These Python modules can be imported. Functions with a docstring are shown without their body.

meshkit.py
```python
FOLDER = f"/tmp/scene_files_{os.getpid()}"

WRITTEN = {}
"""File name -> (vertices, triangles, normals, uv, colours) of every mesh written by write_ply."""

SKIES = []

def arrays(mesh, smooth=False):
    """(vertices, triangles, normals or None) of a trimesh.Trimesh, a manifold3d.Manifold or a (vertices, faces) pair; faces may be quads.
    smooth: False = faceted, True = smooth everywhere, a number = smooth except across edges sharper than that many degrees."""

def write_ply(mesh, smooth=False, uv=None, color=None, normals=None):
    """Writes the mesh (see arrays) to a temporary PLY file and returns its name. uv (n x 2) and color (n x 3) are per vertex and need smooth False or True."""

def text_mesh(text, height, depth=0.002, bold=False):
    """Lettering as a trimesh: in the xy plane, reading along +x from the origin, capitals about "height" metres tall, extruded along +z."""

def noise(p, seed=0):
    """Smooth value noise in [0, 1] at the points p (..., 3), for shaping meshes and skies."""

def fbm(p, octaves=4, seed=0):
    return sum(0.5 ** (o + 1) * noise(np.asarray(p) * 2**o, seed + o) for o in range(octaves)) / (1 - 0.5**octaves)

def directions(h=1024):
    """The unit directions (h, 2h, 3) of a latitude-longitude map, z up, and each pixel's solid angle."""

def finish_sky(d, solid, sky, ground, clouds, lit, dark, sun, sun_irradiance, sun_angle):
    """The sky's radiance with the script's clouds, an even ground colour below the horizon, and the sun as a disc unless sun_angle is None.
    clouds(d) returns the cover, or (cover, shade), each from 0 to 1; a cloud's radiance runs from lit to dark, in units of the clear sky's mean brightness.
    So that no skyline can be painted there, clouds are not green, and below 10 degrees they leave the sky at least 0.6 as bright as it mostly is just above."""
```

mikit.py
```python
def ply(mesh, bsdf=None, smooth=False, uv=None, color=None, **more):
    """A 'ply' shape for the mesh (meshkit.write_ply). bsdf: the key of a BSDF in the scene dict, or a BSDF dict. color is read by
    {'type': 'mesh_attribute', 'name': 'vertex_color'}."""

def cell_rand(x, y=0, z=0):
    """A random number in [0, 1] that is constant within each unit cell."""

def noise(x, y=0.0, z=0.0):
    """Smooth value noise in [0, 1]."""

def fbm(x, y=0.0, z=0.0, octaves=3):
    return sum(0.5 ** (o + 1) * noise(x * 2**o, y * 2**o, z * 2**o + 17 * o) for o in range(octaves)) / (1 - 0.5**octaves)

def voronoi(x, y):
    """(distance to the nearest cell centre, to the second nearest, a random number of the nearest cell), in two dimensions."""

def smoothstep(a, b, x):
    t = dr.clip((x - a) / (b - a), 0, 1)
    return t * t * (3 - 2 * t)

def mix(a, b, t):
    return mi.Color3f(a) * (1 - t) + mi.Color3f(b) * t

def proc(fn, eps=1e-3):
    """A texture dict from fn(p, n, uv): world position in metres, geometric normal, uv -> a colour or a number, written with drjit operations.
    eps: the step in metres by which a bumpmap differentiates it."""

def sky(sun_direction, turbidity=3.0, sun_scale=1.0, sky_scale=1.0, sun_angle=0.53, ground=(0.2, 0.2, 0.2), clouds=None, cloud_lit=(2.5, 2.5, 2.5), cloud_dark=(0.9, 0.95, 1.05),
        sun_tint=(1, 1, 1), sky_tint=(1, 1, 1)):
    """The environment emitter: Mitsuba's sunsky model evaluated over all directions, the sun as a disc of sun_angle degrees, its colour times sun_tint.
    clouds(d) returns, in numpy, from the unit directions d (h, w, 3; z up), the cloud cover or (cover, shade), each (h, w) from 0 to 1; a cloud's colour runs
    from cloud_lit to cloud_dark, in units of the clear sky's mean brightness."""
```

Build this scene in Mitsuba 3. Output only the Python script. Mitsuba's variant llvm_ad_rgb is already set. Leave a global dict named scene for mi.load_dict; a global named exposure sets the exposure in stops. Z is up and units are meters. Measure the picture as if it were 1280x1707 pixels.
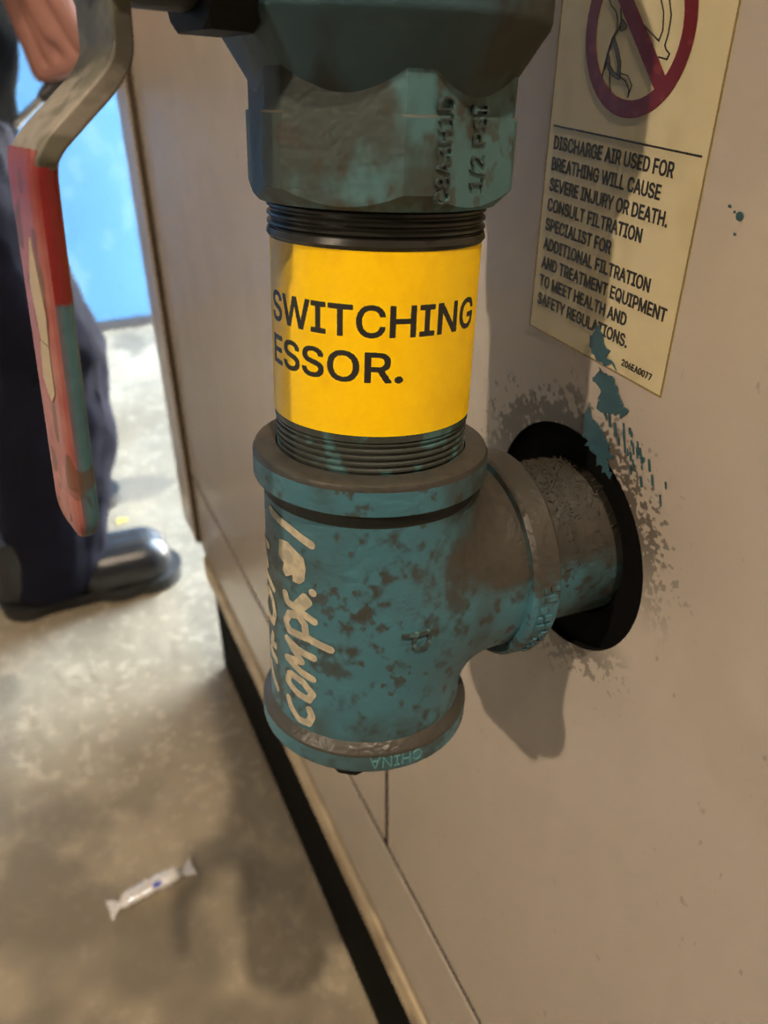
import math, random
import numpy as np, trimesh, drjit as dr, mitsuba as mi, mikit, meshkit
import manifold3d as m3
from shapely.geometry import Polygon, LineString, Point
from shapely.ops import unary_union
from mikit import proc, noise, fbm, smoothstep, mix, voronoi
random.seed(7); rng = np.random.default_rng(7)
scene, labels = {}, {}
T = mi.ScalarTransform4f

# ------------------------------------------------------------------ camera, sky, lamps, exposure
exposure = 0.0
YAW, PITCH, FPX = math.radians(24.9), math.radians(32.66), 1343.0
FWD = np.array([math.sin(YAW)*math.cos(PITCH), math.cos(YAW)*math.cos(PITCH), -math.sin(PITCH)])
scene['camera'] = {'type': 'thinlens', 'fov': 2*math.degrees(math.atan(640/FPX)), 'fov_axis': 'x', 'aperture_radius': 0.00095,
                   'focus_distance': 0.232, 'near_clip': 0.01, 'far_clip': 100.0,
                   'to_world': T().look_at(origin=[0, 0, 0], target=FWD.tolist(), up=[0, 0, 1])}
scene['sky'] = mikit.sky((-0.6, -0.5, 0.75), turbidity=4.0, sun_scale=0.0, sky_scale=620.0, sky_tint=(1.0, 0.70, 0.47), ground=(0.35, 0.33, 0.3))
FLOOD_POS, FLOOD_L = np.array([-3.02, -0.62, 1.95]), (3000., 2370., 1740.)
FILL_TUBE_L = (2.2, 1.9, 1.5)  # added fill light, no such tubes in view
SPOT_POS, SPOT_L = np.array([0.0, -0.80, 2.1]), (6400., 5050., 3600.)

# ------------------------------------------------------------------ helpers
def add(key, mesh, bsdf, smooth=30, **k):
    base, n = key, 1
    while key in scene:
        key = f'{base}_{n:03d}'; n += 1
    scene[key] = mikit.ply(mesh, bsdf, smooth, **k)
    return key
def tag(key, label=None, cat=None, group=None, kind=None):
    d = {}
    if label: d['label'] = label
    if cat: d['category'] = cat
    if group: d['group'] = group
    if kind: d['kind'] = kind
    labels[key] = d
def tm(m):
    if hasattr(m, 'to_mesh'):
        q = m.to_mesh(); return trimesh.Trimesh(np.array(q.vert_properties[:, :3], float), np.array(q.tri_verts), process=False)
    return m
def mf(t):
    return m3.Manifold(m3.Mesh(np.asarray(t.vertices, np.float32), np.asarray(t.faces, np.uint32)))
def box(x0, x1, y0, y1, z0, z1):
    m = trimesh.creation.box((x1-x0, y1-y0, z1-z0)); m.apply_translation(((x0+x1)/2, (y0+y1)/2, (z0+z1)/2)); return m
def mbox(x0, x1, y0, y1, z0, z1):
    return m3.Manifold.cube((x1-x0, y1-y0, z1-z0)).translate((x0, y0, z0))
def rbox(x0, x1, y0, y1, z0, z1, r, seg=12):
    s = m3.Manifold.sphere(r, seg)
    return m3.Manifold.batch_hull([s.translate((x, y, z)) for x in (x0+r, x1-r) for y in (y0+r, y1-r) for z in (z0+r, z1-r)])
def lathe(prof, n=96):
    """closed surface of revolution about local Z from (r, s) points"""
    prof = [(max(r, 0.0), s) for r, s in prof]
    cs = m3.CrossSection([[(r, s) for r, s in prof]], m3.FillRule.NonZero)
    return cs.revolve(n)
# the pipe's own frame: origin on its axis, Z along it (the run leans a few degrees)
AX = np.array([0.09619, 0.21442, -0.08])
EZ = np.array([0.07585, 0.09073, 0.99298]); EZ /= np.linalg.norm(EZ)
BX = np.array([1., 0, 0]) - EZ*EZ[0]; BX /= np.linalg.norm(BX)
BY = np.cross(EZ, BX)
M4 = np.eye(4); M4[:3, 0], M4[:3, 1], M4[:3, 2], M4[:3, 3] = BX, BY, EZ, AX
def to_pipe(m):
    m = tm(m).copy(); m.apply_transform(M4); return m
SV = np.array([-0.985, -0.174, 0]); SV -= EZ*(SV@EZ); SV /= np.linalg.norm(SV)       # along the valve stem, away from the machine
WV = -np.cross(EZ, SV); WV = WV if WV[1] < 0 else -WV                              # across the lever
L4 = np.eye(4); L4[:3, 0], L4[:3, 1], L4[:3, 2], L4[:3, 3] = SV, np.cross(EZ, SV), EZ, AX
def to_lever(m):
    m = tm(m).copy(); m.apply_transform(L4); return m
def text2d(text, height, width=None, bold=False, depth=0.0004, edge=None):
    m = meshkit.text_mesh(text, height, depth, bold)
    m.apply_translation((-m.bounds[0][0], 0, 0))
    if width: m.apply_scale((width/m.bounds[1][0], 1, 1))
    if edge:
        v, f = trimesh.remesh.subdivide_to_size(m.vertices, m.faces, edge)
        m = trimesh.Trimesh(v, f, process=False)
    return m
def wrap(m, r, phi0, s0, lift=0.0):
    v = np.array(m.vertices); a = math.radians(phi0) + v[:, 0]/r; R = r + lift + v[:, 2]
    return to_pipe(trimesh.Trimesh(np.c_[R*np.cos(a), R*np.sin(a), s0 + v[:, 1]], m.faces, process=False))
def extr(poly, h):
    polys = getattr(poly, 'geoms', [poly])
    return trimesh.util.concatenate([trimesh.creation.extrude_polygon(p, h, engine='earcut') for p in polys if p.area > 1e-9])
PX = 0.172                                                                        # the panel's face: the plane x = PX
def on_panel(m, lift=0.0):
    """(a, b, h) with a to the right as seen (towards -y), b up, h out of the panel"""
    v = np.array(m.vertices)
    return trimesh.Trimesh(np.c_[PX - lift - v[:, 2], -v[:, 0], v[:, 1]], m.faces, process=False)
def blob(parts, edge, it=10, seg=20):
    """one surface over bones [(p0, r0, p1, r1), ...]"""
    out = []
    for p0, r0, p1, r1 in parts:
        out.append(m3.Manifold.batch_hull([m3.Manifold.sphere(r0, seg).translate(tuple(map(float, p0))), m3.Manifold.sphere(r1, seg).translate(tuple(map(float, p1)))]))
    t = tm(m3.Manifold.batch_boolean(out, m3.OpType.Add).refine_to_length(edge))
    t.merge_vertices()
    trimesh.smoothing.filter_taubin(t, 0.5, 0.53, iterations=it)
    return t
def wrinkle(t, amp, fr, seed=0, stretch=(1, 1, 1)):
    n = t.vertex_normals
    t.vertices = t.vertices + n*((meshkit.fbm(np.asarray(t.vertices)*fr*np.array(stretch), 3, seed)-0.5)*2*amp)[:, None]
    return t

# ------------------------------------------------------------------ materials
def mat(name, color, rough=0.5, bump=None, bscale=1.0, eps=5e-4, **k):
    c = {'type': 'rgb', 'value': list(color)} if isinstance(color, (tuple, list)) else proc(color)
    b = {'type': 'principled', 'base_color': c, 'roughness': proc(rough) if callable(rough) else rough, **k}
    if bump: b = {'type': 'bumpmap', 'arbitrary': proc(bump, eps), 'scale': bscale, 'bsdf': b}
    scene[name] = {'type': 'twosided', 'bsdf': b}
    return name
def pipe_local(p):
    q = p - mi.Point3f(*AX.tolist())
    return tuple(q.x*float(a[0]) + q.y*float(a[1]) + q.z*float(a[2]) for a in (BX, BY, EZ))
def teal(p, n, uv):
    x, y, s = pipe_local(p)
    a = fbm(p.x*85, p.y*85, p.z*50, 4)
    b = fbm(p.x*330+9, p.y*330, p.z*230, 3)
    big = fbm(p.x*34+4, p.y*34, p.z*17, 4)
    c = mix((.036, .120, .160), (.056, .158, .200), a)
    c = mix(c, (.038, .060, .060), smoothstep(.42, .60, big)*.8)
    grime = smoothstep(.47, .62, .45*a + .40*b + .15*big)
    c = mix(c, (.030, .034, .028), grime*.72)
    rust = smoothstep(.58, .66, .4*fbm(p.x*60+31, p.y*60, p.z*32, 4) + .6*b)
    c = mix(c, (.044, .034, .024), rust*.6)
    dust = smoothstep(.10, .42, n.z + .35*(a-.5) + .15*(b-.5))
    c = mix(c, mix((.030, .026, .020), (.050, .044, .035), b), dust*.95)
    return c
def teal_low(p, n, uv):       # the grimier upper fitting
    x, y, t = pipe_local(p)
    a = fbm(p.x*90, p.y*90, p.z*40, 4); b = fbm(p.x*300, p.y*300, p.z*180, 3)
    c = mix((.046, .115, .130), (.070, .160, .172), a)
    w = smoothstep(.012, -.022, x)*.16                  # dark mix stronger on the side turned away from the machine
    c = mix(c, (.034, .036, .027), smoothstep(.46, .60, .55*fbm(p.x*42+3, p.y*42, p.z*26, 3)+.3*a+.15*b+w)*.85)
    c = mix(c, (.045, .032, .020), smoothstep(.60, .70, b)*.5)
    return mix(c, (.055, .047, .038), smoothstep(.35, .7, n.z)*.8)
def paint_bump(p, n, uv): return fbm(p.x*300, p.y*300, p.z*300, 3) + .8*fbm(p.x*900, p.y*900, p.z*900, 2)
mat('m_teal', teal, 0.42, paint_bump, 0.00035, 3e-4, specular=.45)
mat('m_valve', teal_low, 0.45, paint_bump, 0.00015, 3e-4, specular=.45)
mat('m_valve_body', lambda p, n, uv: mix(mix((.022, .050, .062), (.034, .075, .088), fbm(p.x*80, p.y*80, p.z*50, 3)), (.016, .017, .016), smoothstep(.45, .62, fbm(p.x*50+3, p.y*50, p.z*22, 4))*.85), .45, paint_bump, .0003, 3e-4, specular=.4)  # darker than the hex end: shade of the underside put into the paint
mat('m_teal_text', (.075, .20, .215), .35)
def thread_c(p, n, uv):
    a = fbm(p.x*200, p.y*200, p.z*120, 3)
    return mix((.035, .040, .034), (.050, .12, .125), smoothstep(.52, .7, a))
mat('m_thread', thread_c, .38)
mat('m_dope', (.016, .016, .013), .28)
mat('m_mark', lambda p, n, uv: mix((.03, .045, .045), (.07, .15, .165), smoothstep(.5, .75, fbm(p.x*500, p.y*500, p.z*500, 2))), .35)
mat('m_black', (.006, .007, .007), .6, specular=.2)
mat('m_nut', lambda p, n, uv: mix((.010, .013, .012), (.022, .027, .024), fbm(p.x*150, p.y*150, p.z*150)), .5, specular=.3)
mat('m_void', (.005, .005, .004), .9, specular=.08)
mat('m_ink', (.018, .016, .014), .5)
def yellow(p, n, uv):
    a = fbm(p.x*160, p.y*160, p.z*90, 3)
    return mix((.93, .60, .003), (.86, .52, .004), smoothstep(.5, .75, a)*.6)
mat('m_yellow', yellow, .33, specular=.4)
def marker(p, n, uv): return mix((.32, .295, .225), (.46, .41, .29), smoothstep(.35, .7, fbm(p.x*420, p.y*420, p.z*300, 3)))
mat('m_marker', marker, .55)
def panel_c(p, n, uv):
    st = fbm(p.y*55, p.z*3.5, 1.0, 4); sm = fbm(p.y*9+3, p.z*6, 2.0, 4); fine = fbm(p.y*400, p.z*400, 0, 2)
    c = mix((.515, .450, .380), (.565, .505, .440), sm)
    c = mix(c, (.40, .335, .255), smoothstep(-.12, -.50, p.z + .12*(st-.5))*.45)  # browner low down: the lamp light's falloff put into the colour
    c = mix(c, (.43, .36, .29), smoothstep(.50, .78, st)*.38*smoothstep(.2, -.25, p.y))
    c = mix(c, (.46, .41, .34), smoothstep(.5, .72, fbm(p.y*24, p.z*20+5, 3., 4))*.35)
    c = mix(c, (.30, .25, .20), smoothstep(.83, .90, fbm(p.y*190+7, p.z*125, 0., 3))*.5)
    # soot puffed out round the hole the pipe leaves by
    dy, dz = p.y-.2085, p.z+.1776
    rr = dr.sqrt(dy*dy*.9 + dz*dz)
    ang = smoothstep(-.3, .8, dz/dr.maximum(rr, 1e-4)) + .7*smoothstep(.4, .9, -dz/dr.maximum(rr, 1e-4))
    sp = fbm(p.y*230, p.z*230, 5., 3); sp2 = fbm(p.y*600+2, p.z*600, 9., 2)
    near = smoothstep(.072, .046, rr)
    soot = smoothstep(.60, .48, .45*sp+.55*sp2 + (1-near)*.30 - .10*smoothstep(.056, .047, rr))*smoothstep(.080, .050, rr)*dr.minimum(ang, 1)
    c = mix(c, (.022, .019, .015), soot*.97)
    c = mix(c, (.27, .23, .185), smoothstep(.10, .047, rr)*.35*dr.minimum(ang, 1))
    return c
scene['m_panel'] = {'type': 'twosided', 'bsdf': {'type': 'roughplastic', 'diffuse_reflectance': proc(panel_c), 'alpha': 0.11, 'int_ior': 1.5, 'nonlinear': False}}
mat('m_foam', (.004, .004, .004), .95, specular=.1)
mat('m_rail', lambda p, n, uv: mix((.42, .34, .22), (.25, .19, .12), smoothstep(.45, .7, fbm(p.y*30, p.z*80, p.x*60, 3))), .5)
mat('m_gasket', lambda p, n, uv: mix((.12, .085, .05), (.05, .036, .022), fbm(p.y*40, p.z*12, 0.)), .8)
mat('m_splash', lambda p, n, uv: mix((.022, .060, .078), (.032, .088, .105), fbm(p.y*200, p.z*300, 0.)), .5)
def sticker_c(p, n, uv):
    a = fbm(p.y*60, p.z*60, 0., 3)
    return mix((.60, .53, .33), (.52, .45, .26), smoothstep(.45, .75, a)*.6)
mat('m_sticker', sticker_c, .4, specular=.4)
mat('m_sticker_edge', (.22, .16, .055), .5)
mat('m_red_ring', lambda p, n, uv: mix((.135, .014, .016), (.18, .030, .028), smoothstep(.55, .75, fbm(p.y*300, p.z*300, 0.))), .4)
mat('m_grey_ink', (.10, .095, .085), .5)
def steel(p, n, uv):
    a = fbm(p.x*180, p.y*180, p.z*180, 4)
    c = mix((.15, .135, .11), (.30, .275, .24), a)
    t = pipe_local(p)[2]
    c = mix(c, mix((.030, .030, .022), (.055, .052, .038), a), smoothstep(.055, .062, t + .012*(a-.5))*.9)   # upper bar darkened: the shade there put into the colour
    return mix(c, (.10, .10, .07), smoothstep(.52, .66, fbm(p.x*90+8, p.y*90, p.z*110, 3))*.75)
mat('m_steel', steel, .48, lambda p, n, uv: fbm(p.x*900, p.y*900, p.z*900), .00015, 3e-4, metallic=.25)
def grip_c(p, n, uv):
    x, y, s = pipe_local(p)
    ss = (p.x-float(AX[0]))*float(SV[0]) + (p.y-float(AX[1]))*float(SV[1]) + (p.z-float(AX[2]))*float(SV[2])
    face = n.x*float(SV[0]) + n.y*float(SV[1]) + n.z*float(SV[2])
    a = fbm(p.x*220, p.y*220, p.z*150, 3)
    c = mix((.19, .012, .012), (.14, .010, .010), a)
    out = smoothstep(.25, .7, face)
    c = mix(c, mix((.23, .060, .055), (.33, .15, .125), a), out*.8*smoothstep(.040, .02, s)+out*.2)   # paler pink on the outer face
    t = smoothstep(.5, .0, face)
    lim = .0135 + .004*(fbm(p.x*300, p.y*300, 0.)-.5)
    tl = smoothstep(lim, lim-.0012, s)*t
    c = mix(c, mix((.055, .145, .175), (.04, .10, .125), a), tl)
    c = mix(c, (.06, .045, .03), smoothstep(.62, .70, fbm(p.x*380+5, p.y*380, p.z*260, 2))*smoothstep(-.028, -.04, s)*.9)
    c = mix(c, (.09, .045, .02), smoothstep(.64, .7, fbm(p.x*160+1, p.y*160, p.z*90, 2))*.7)
    return c
mat('m_grip', grip_c, .4, lambda p, n, uv: fbm(p.x*500, p.y*500, p.z*400), .0003, 3e-4)
mat('m_worn', (.36, .29, .18), .6)
def floor_c(p, n, uv):
    a = fbm(p.x*3, p.y*3, 0., 5); b = fbm(p.x*22, p.y*22, 3., 4); sp = fbm(p.x*90, p.y*90, 7., 2)
    c = mix((.185, .153, .104), (.325, .278, .200), smoothstep(.22, .78, .8*a+.2*b))
    c = mix(c, (.44, .38, .285), smoothstep(.52, .72, .4*b+.6*sp)*.4)
    c = mix(c, (.10, .085, .065), smoothstep(.58, .74, fbm(p.x*5+9, p.y*5, 5., 4))*.65)
    # oil stain by the machine's corner and a hairline crack
    d = dr.sqrt(dr.square((p.x-.15)/.10) + dr.square((p.y-1.64)/.07)) + .5*(b-.5)
    c = mix(c, (.12, .105, .085), smoothstep(1.0, .6, d)*.7)
    ck = dr.abs(p.y-2.18-.05*(fbm(p.x*9, 0., 0., 3)-.5)-.1*p.x)
    return mix(c, (.14, .12, .10), smoothstep(.007, .003, ck)*.6)
mat('m_floor', floor_c, .6, lambda p, n, uv: fbm(p.x*60, p.y*60, 0., 4), .002, 2e-3, specular=.35)
def bluewall_c(p, n, uv):
    c = mix((.062, .195, .41), (.082, .225, .46), fbm(p.x*5, p.z*5, 0., 3))
    c = mix(c, (.16, .30, .40), smoothstep(.6, .75, fbm(p.x*16, p.z*12, 4., 3))*.4)
    return mix(c, (.34, .33, .30), smoothstep(-.004, .0, p.z))
mat('m_bluewall', bluewall_c, .5)
mat('m_wall', lambda p, n, uv: mix((.13, .125, .12), (.17, .165, .155), fbm(p.x*3, p.y*3, p.z*3, 3)), .8)
mat('m_ceiling', (.12, .115, .11), .85)
mat('m_baseboard', (.035, .035, .04), .6)
def denim(p, n, uv):
    a = fbm(p.x*18, p.y*18, p.z*9, 3)
    return mix((.004, .0043, .0075), (.0085, .009, .018), a)
mat('m_denim', denim, .85, lambda p, n, uv: fbm(p.x*30, p.y*30, p.z*30, 3), .004, 2e-3, sheen=.05, specular=.08)
mat('m_jacket', (.0035, .0037, .0037), .95, specular=.02)
mat('m_cuff', (.66, .62, .55), .8)
mat('m_skin', lambda p, n, uv: mix((.26, .115, .088), (.33, .155, .12), fbm(p.x*30, p.y*30, p.z*30, 3)), .5)
mat('m_hair', (.02, .014, .01), .6)
mat('m_boot', lambda p, n, uv: mix((.008, .009, .010), (.015, .016, .018), fbm(p.x*40, p.y*40, p.z*40)), .33)
mat('m_sole', (.012, .012, .012), .6)
mat('m_sock', (.35, .34, .42), .8)
mat('m_handle', (.02, .02, .022), .4)
mat('m_chrome', (.75, .75, .75), .2, metallic=1.0)
mat('m_wrapper', lambda p, n, uv: mix((.78, .77, .78), (.92, .91, .92), fbm(p.x*120, p.y*120, 0.)), .22, metallic=.35, clearcoat=.8, clearcoat_gloss=.9)
mat('m_blue_print', (.06, .10, .50), .3)
mat('m_yellow_scrap', (.85, .65, .12), .5)
mat('m_lamp_body', (.25, .25, .25), .5)
mat('m_eye', (.75, .72, .7), .3)

# ------------------------------------------------------------------ the setting
FZ = -0.93
KS = FZ/-.86
X0, X1, Y0, Y1, Z1 = -3.4, 1.6, -3.2, 2.72, 2.45
def struct(key, mesh, m, label=None):
    k = add(key, mesh, m, False); tag(k, label, None, None, 'structure'); return k
struct('floor', box(X0-.1, X1+6, Y0-.1, Y1+.1, FZ-.1, FZ), 'm_floor')
struct('wall_back', box(X0, X1+.1, Y1, Y1+.1, FZ, Z1), 'm_bluewall')
struct('baseboard_back', box(X0, X1, Y1-.012, Y1, FZ, FZ+.028), 'm_baseboard')
struct('wall_left', box(X0-.1, X0, Y0, Y1, FZ, Z1), 'm_wall')
struct('wall_front', box(X0, X1, Y0-.1, Y0, FZ, Z1), 'm_wall')
struct('wall_right', tm(mbox(X1, X1+.1, Y0, Y1, FZ, Z1) - mbox(X1-.1, X1+.2, 1.28, 2.66, FZ-.1, 2.2)), 'm_wall')
struct('ceiling', box(X0-.1, X1+.1, Y0-.1, Y1+.1, Z1, Z1+.1), 'm_ceiling')
struct('trim_1', tm(mbox(X1-.02, X1+.12, 1.24, 2.70, FZ, 2.24) - mbox(X1-.1, X1+.2, 1.28, 2.66, FZ-.1, 2.2)), 'm_baseboard')

# lamps: one flood lamp on the left wall, a bay lamp and two added fill tubes under the ceiling
tgt = np.array([.1, .2, -.15]); fd = tgt-FLOOD_POS; fd /= np.linalg.norm(fd)
def aimed(m, pos, d):
    z = np.asarray(d, float); x = np.cross([0, 1, 0.2], z); x /= np.linalg.norm(x); y = np.cross(z, x)
    A = np.eye(4); A[:3, 0], A[:3, 1], A[:3, 2], A[:3, 3] = x, y, z, pos
    m = tm(m).copy(); m.apply_transform(A); return m
def lamp(name, pos, d, r, L, arm_to, label):
    t = name
    add(t+'__housing', aimed(lathe([(0, -.14), (r*.5, -.14), (r*.7, -.06), (r*1.25, 0), (r*1.25, .012), (r*1.05, .012), (r*1.05, -.002), (0, -.002)], 48), pos, d), 'm_lamp_body')
    disc = aimed(m3.CrossSection.circle(r, 32).extrude(.002), pos, d)
    scene[t+'__lens'] = mikit.ply(disc, 'm_eye', False, emitter={'type': 'area', 'radiance': {'type': 'rgb', 'value': list(L)}})
    b = np.asarray(pos)-np.asarray(d)*.13
    add(t+'__bracket', tm(m3.Manifold.batch_hull([m3.Manifold.sphere(.018, 12).translate(tuple(b)), m3.Manifold.sphere(.018, 12).translate(tuple(map(float, arm_to)))])), 'm_lamp_body')
    tag(t, label, 'lamp')
lamp('flood_lamp', FLOOD_POS, fd, .05, FLOOD_L, (X0+.01, FLOOD_POS[1], FLOOD_POS[2]+.1), 'round grey flood lamp on a bracket on the left wall')
lamp('bay_lamp', SPOT_POS, (0.03, .35, -.94), .03, SPOT_L, (SPOT_POS[0], SPOT_POS[1]-.04, Z1-.005), 'round grey bay lamp hanging under the ceiling behind the camera')
for i, (x, y, txt) in enumerate([(-1.9, .3, 'added fill tube lamp, unseen, under the ceiling nearer the machine'), (-2.7, -1.6, 'added fill tube lamp, unseen, under the ceiling in the far corner')]):
    t = 'fill_tube_lamp' + ('' if i == 0 else '_001')
    add(t+'__housing', box(x-.07, x+.07, y-.62, y+.62, Z1-.06, Z1), 'm_lamp_body', False)
    scene[t+'__tube'] = mikit.ply(tm(m3.Manifold.cylinder(1.2, .02, .02, 16).rotate((90, 0, 0)).translate((x, y+.6, Z1-.085))), 'm_eye', True, emitter={'type': 'area', 'radiance': {'type': 'rgb', 'value': [v*6 for v in FILL_TUBE_L]}})
    tag(t, txt, 'lamp')

# ------------------------------------------------------------------ compressor cabinet
HOLE = (.2057, -.1776, .0457)
CT, CB = .55, -.583          # top of the cabinet, horizontal seam
g = .0028
cab = 'compressor_cabinet'
tag(cab, 'beige sheet metal compressor cabinet on a black base, blue pipe leaving through its side', 'machine')
shell = mbox(PX+.004, 1.25, -1.0, 1.105, -.715, CT) - mbox(PX-.01, 1.245, -.995, 1.098, -.71, CT-.005)
add(cab+'__frame', shell, 'm_void', False)
hole = m3.Manifold.cylinder(.1, HOLE[2], HOLE[2], 96).rotate((0, 90, 0)).translate((PX-.05, HOLE[0], HOLE[1]))
p1 = rbox(PX, PX+.016, -1.0, .3675-g, CB+g*1.3, CT, .002) - mbox(PX+.003, PX+.02, -.99, .36-g, CB+.01, CT-.01) - hole
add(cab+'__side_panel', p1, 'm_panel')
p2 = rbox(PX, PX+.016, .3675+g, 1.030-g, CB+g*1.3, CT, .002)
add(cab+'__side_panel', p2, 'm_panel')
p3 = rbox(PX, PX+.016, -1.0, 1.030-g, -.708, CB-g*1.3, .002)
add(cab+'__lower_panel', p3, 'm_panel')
add(cab+'__corner_post', rbox(PX-.008, PX+.10, 1.0345, 1.118, -.700, CT, .007, 24), 'm_panel')
add(cab+'__seam_gasket', trimesh.util.concatenate([box(PX-.0065, PX+.006, 1.0285, 1.0365, -.698, CT-.002), ]), 'm_gasket', False)
add(cab+'__seam_strip', trimesh.util.concatenate([box(PX+.0012, PX+.003, .3675-g, .3675+g, CB, CT-.003), box(PX+.0012, PX+.003, -.99, 1.025, CB-g*1.3, CB+g*1.3)]), 'm_void', False)
add(cab+'__base_rail', rbox(PX-.003, PX+.06, -1.0, 1.02, -.757, -.716, .004), 'm_rail')
add(cab+'__skid', tm(mbox(PX+.004, PX+.05, -1.0, 1.0, FZ, -.757) + mbox(PX+.05, 1.25, .94, 1.0, FZ, -.757)), 'm_void', False)
add(cab+'__hole_rim', tm((m3.Manifold.cylinder(.003, HOLE[2]+.0012, HOLE[2]+.0012, 96) - m3.Manifold.cylinder(.01, HOLE[2]-.0002, HOLE[2]-.0002, 96).translate((0, 0, -.003))).rotate((0, 90, 0)).translate((PX+.0003, HOLE[0], HOLE[1]))), 'm_void')
add(cab+'__foam_liner', tm((m3.Manifold.cylinder(.018, .056, .056, 72) - m3.Manifold.cylinder(.03, .0318, .0318, 72).translate((0, .0005, -.005))).rotate((0, 90, 0)).translate((PX+.0035, HOLE[0], HOLE[1]))), 'm_foam', 30)
labels[cab+'__foam_liner'] = {'label': 'black foam liner inside the hole'}
# blue-green overspray on panel and sticker
def rag(pts, seed, amp=.0012, res=.0015):
    """ragged polygon in panel coordinates (a = -y, b = z)"""
    r = np.random.default_rng(seed); L = LineString(list(pts)+[pts[0]]); n = max(12, int(L.length/res))
    q = np.array([L.interpolate(i/n, True).coords[0] for i in range(n)]) + r.normal(0, amp*.5, (n, 2))
    return Polygon(q).buffer(0)
def dab(pts, seed, amp=.0012, lift=.0004):
    return on_panel(extr(rag([(-y, z) for y, z in pts], seed, amp), .00025), lift)
sp = [dab([(.2058, -.096), (.2019, -.0905), (.198, -.0955), (.1912, -.1015), (.1925, -.1022), (.1996, -.1022), (.205, -.0999)], 1, .0014, .0006),
      dab([(.2018, -.1085), (.1990, -.1052), (.1958, -.1050), (.1915, -.1050), (.1880, -.1095), (.1822, -.1140), (.1835, -.1172), (.187, -.1165), (.1893, -.1190), (.1954, -.1203), (.1975, -.1170), (.1953, -.1135)], 2, .0018),
      dab([(.2035, -.1285), (.2005, -.1235), (.1965, -.1225), (.193, -.1260), (.1885, -.1290), (.1850, -.1330), (.184, -.139), (.187, -.141), (.191, -.137), (.1975, -.134)], 3, .0022)]
for k in range(26):
    a = random.uniform(0, 1); y, z = .185-.018*a+random.uniform(-.008, .008), -.121-.012*a+random.uniform(-.006, .006)
    l = random.uniform(.001, .004); w = random.uniform(.0002, .0005)
    sp.append(on_panel(extr(LineString([(-y, z), (-y+l*.35, z-l)]).buffer(w), .0002), .0004))
for y, z, r in [(.1551, -.0472, .0011), (.1553, -.0517, .00035), (.159, -.0455, .0004), (.157, -.0465, .0003)]:
    sp.append(on_panel(extr(Point(-y, z).buffer(r), .0002), .0004))
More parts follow.
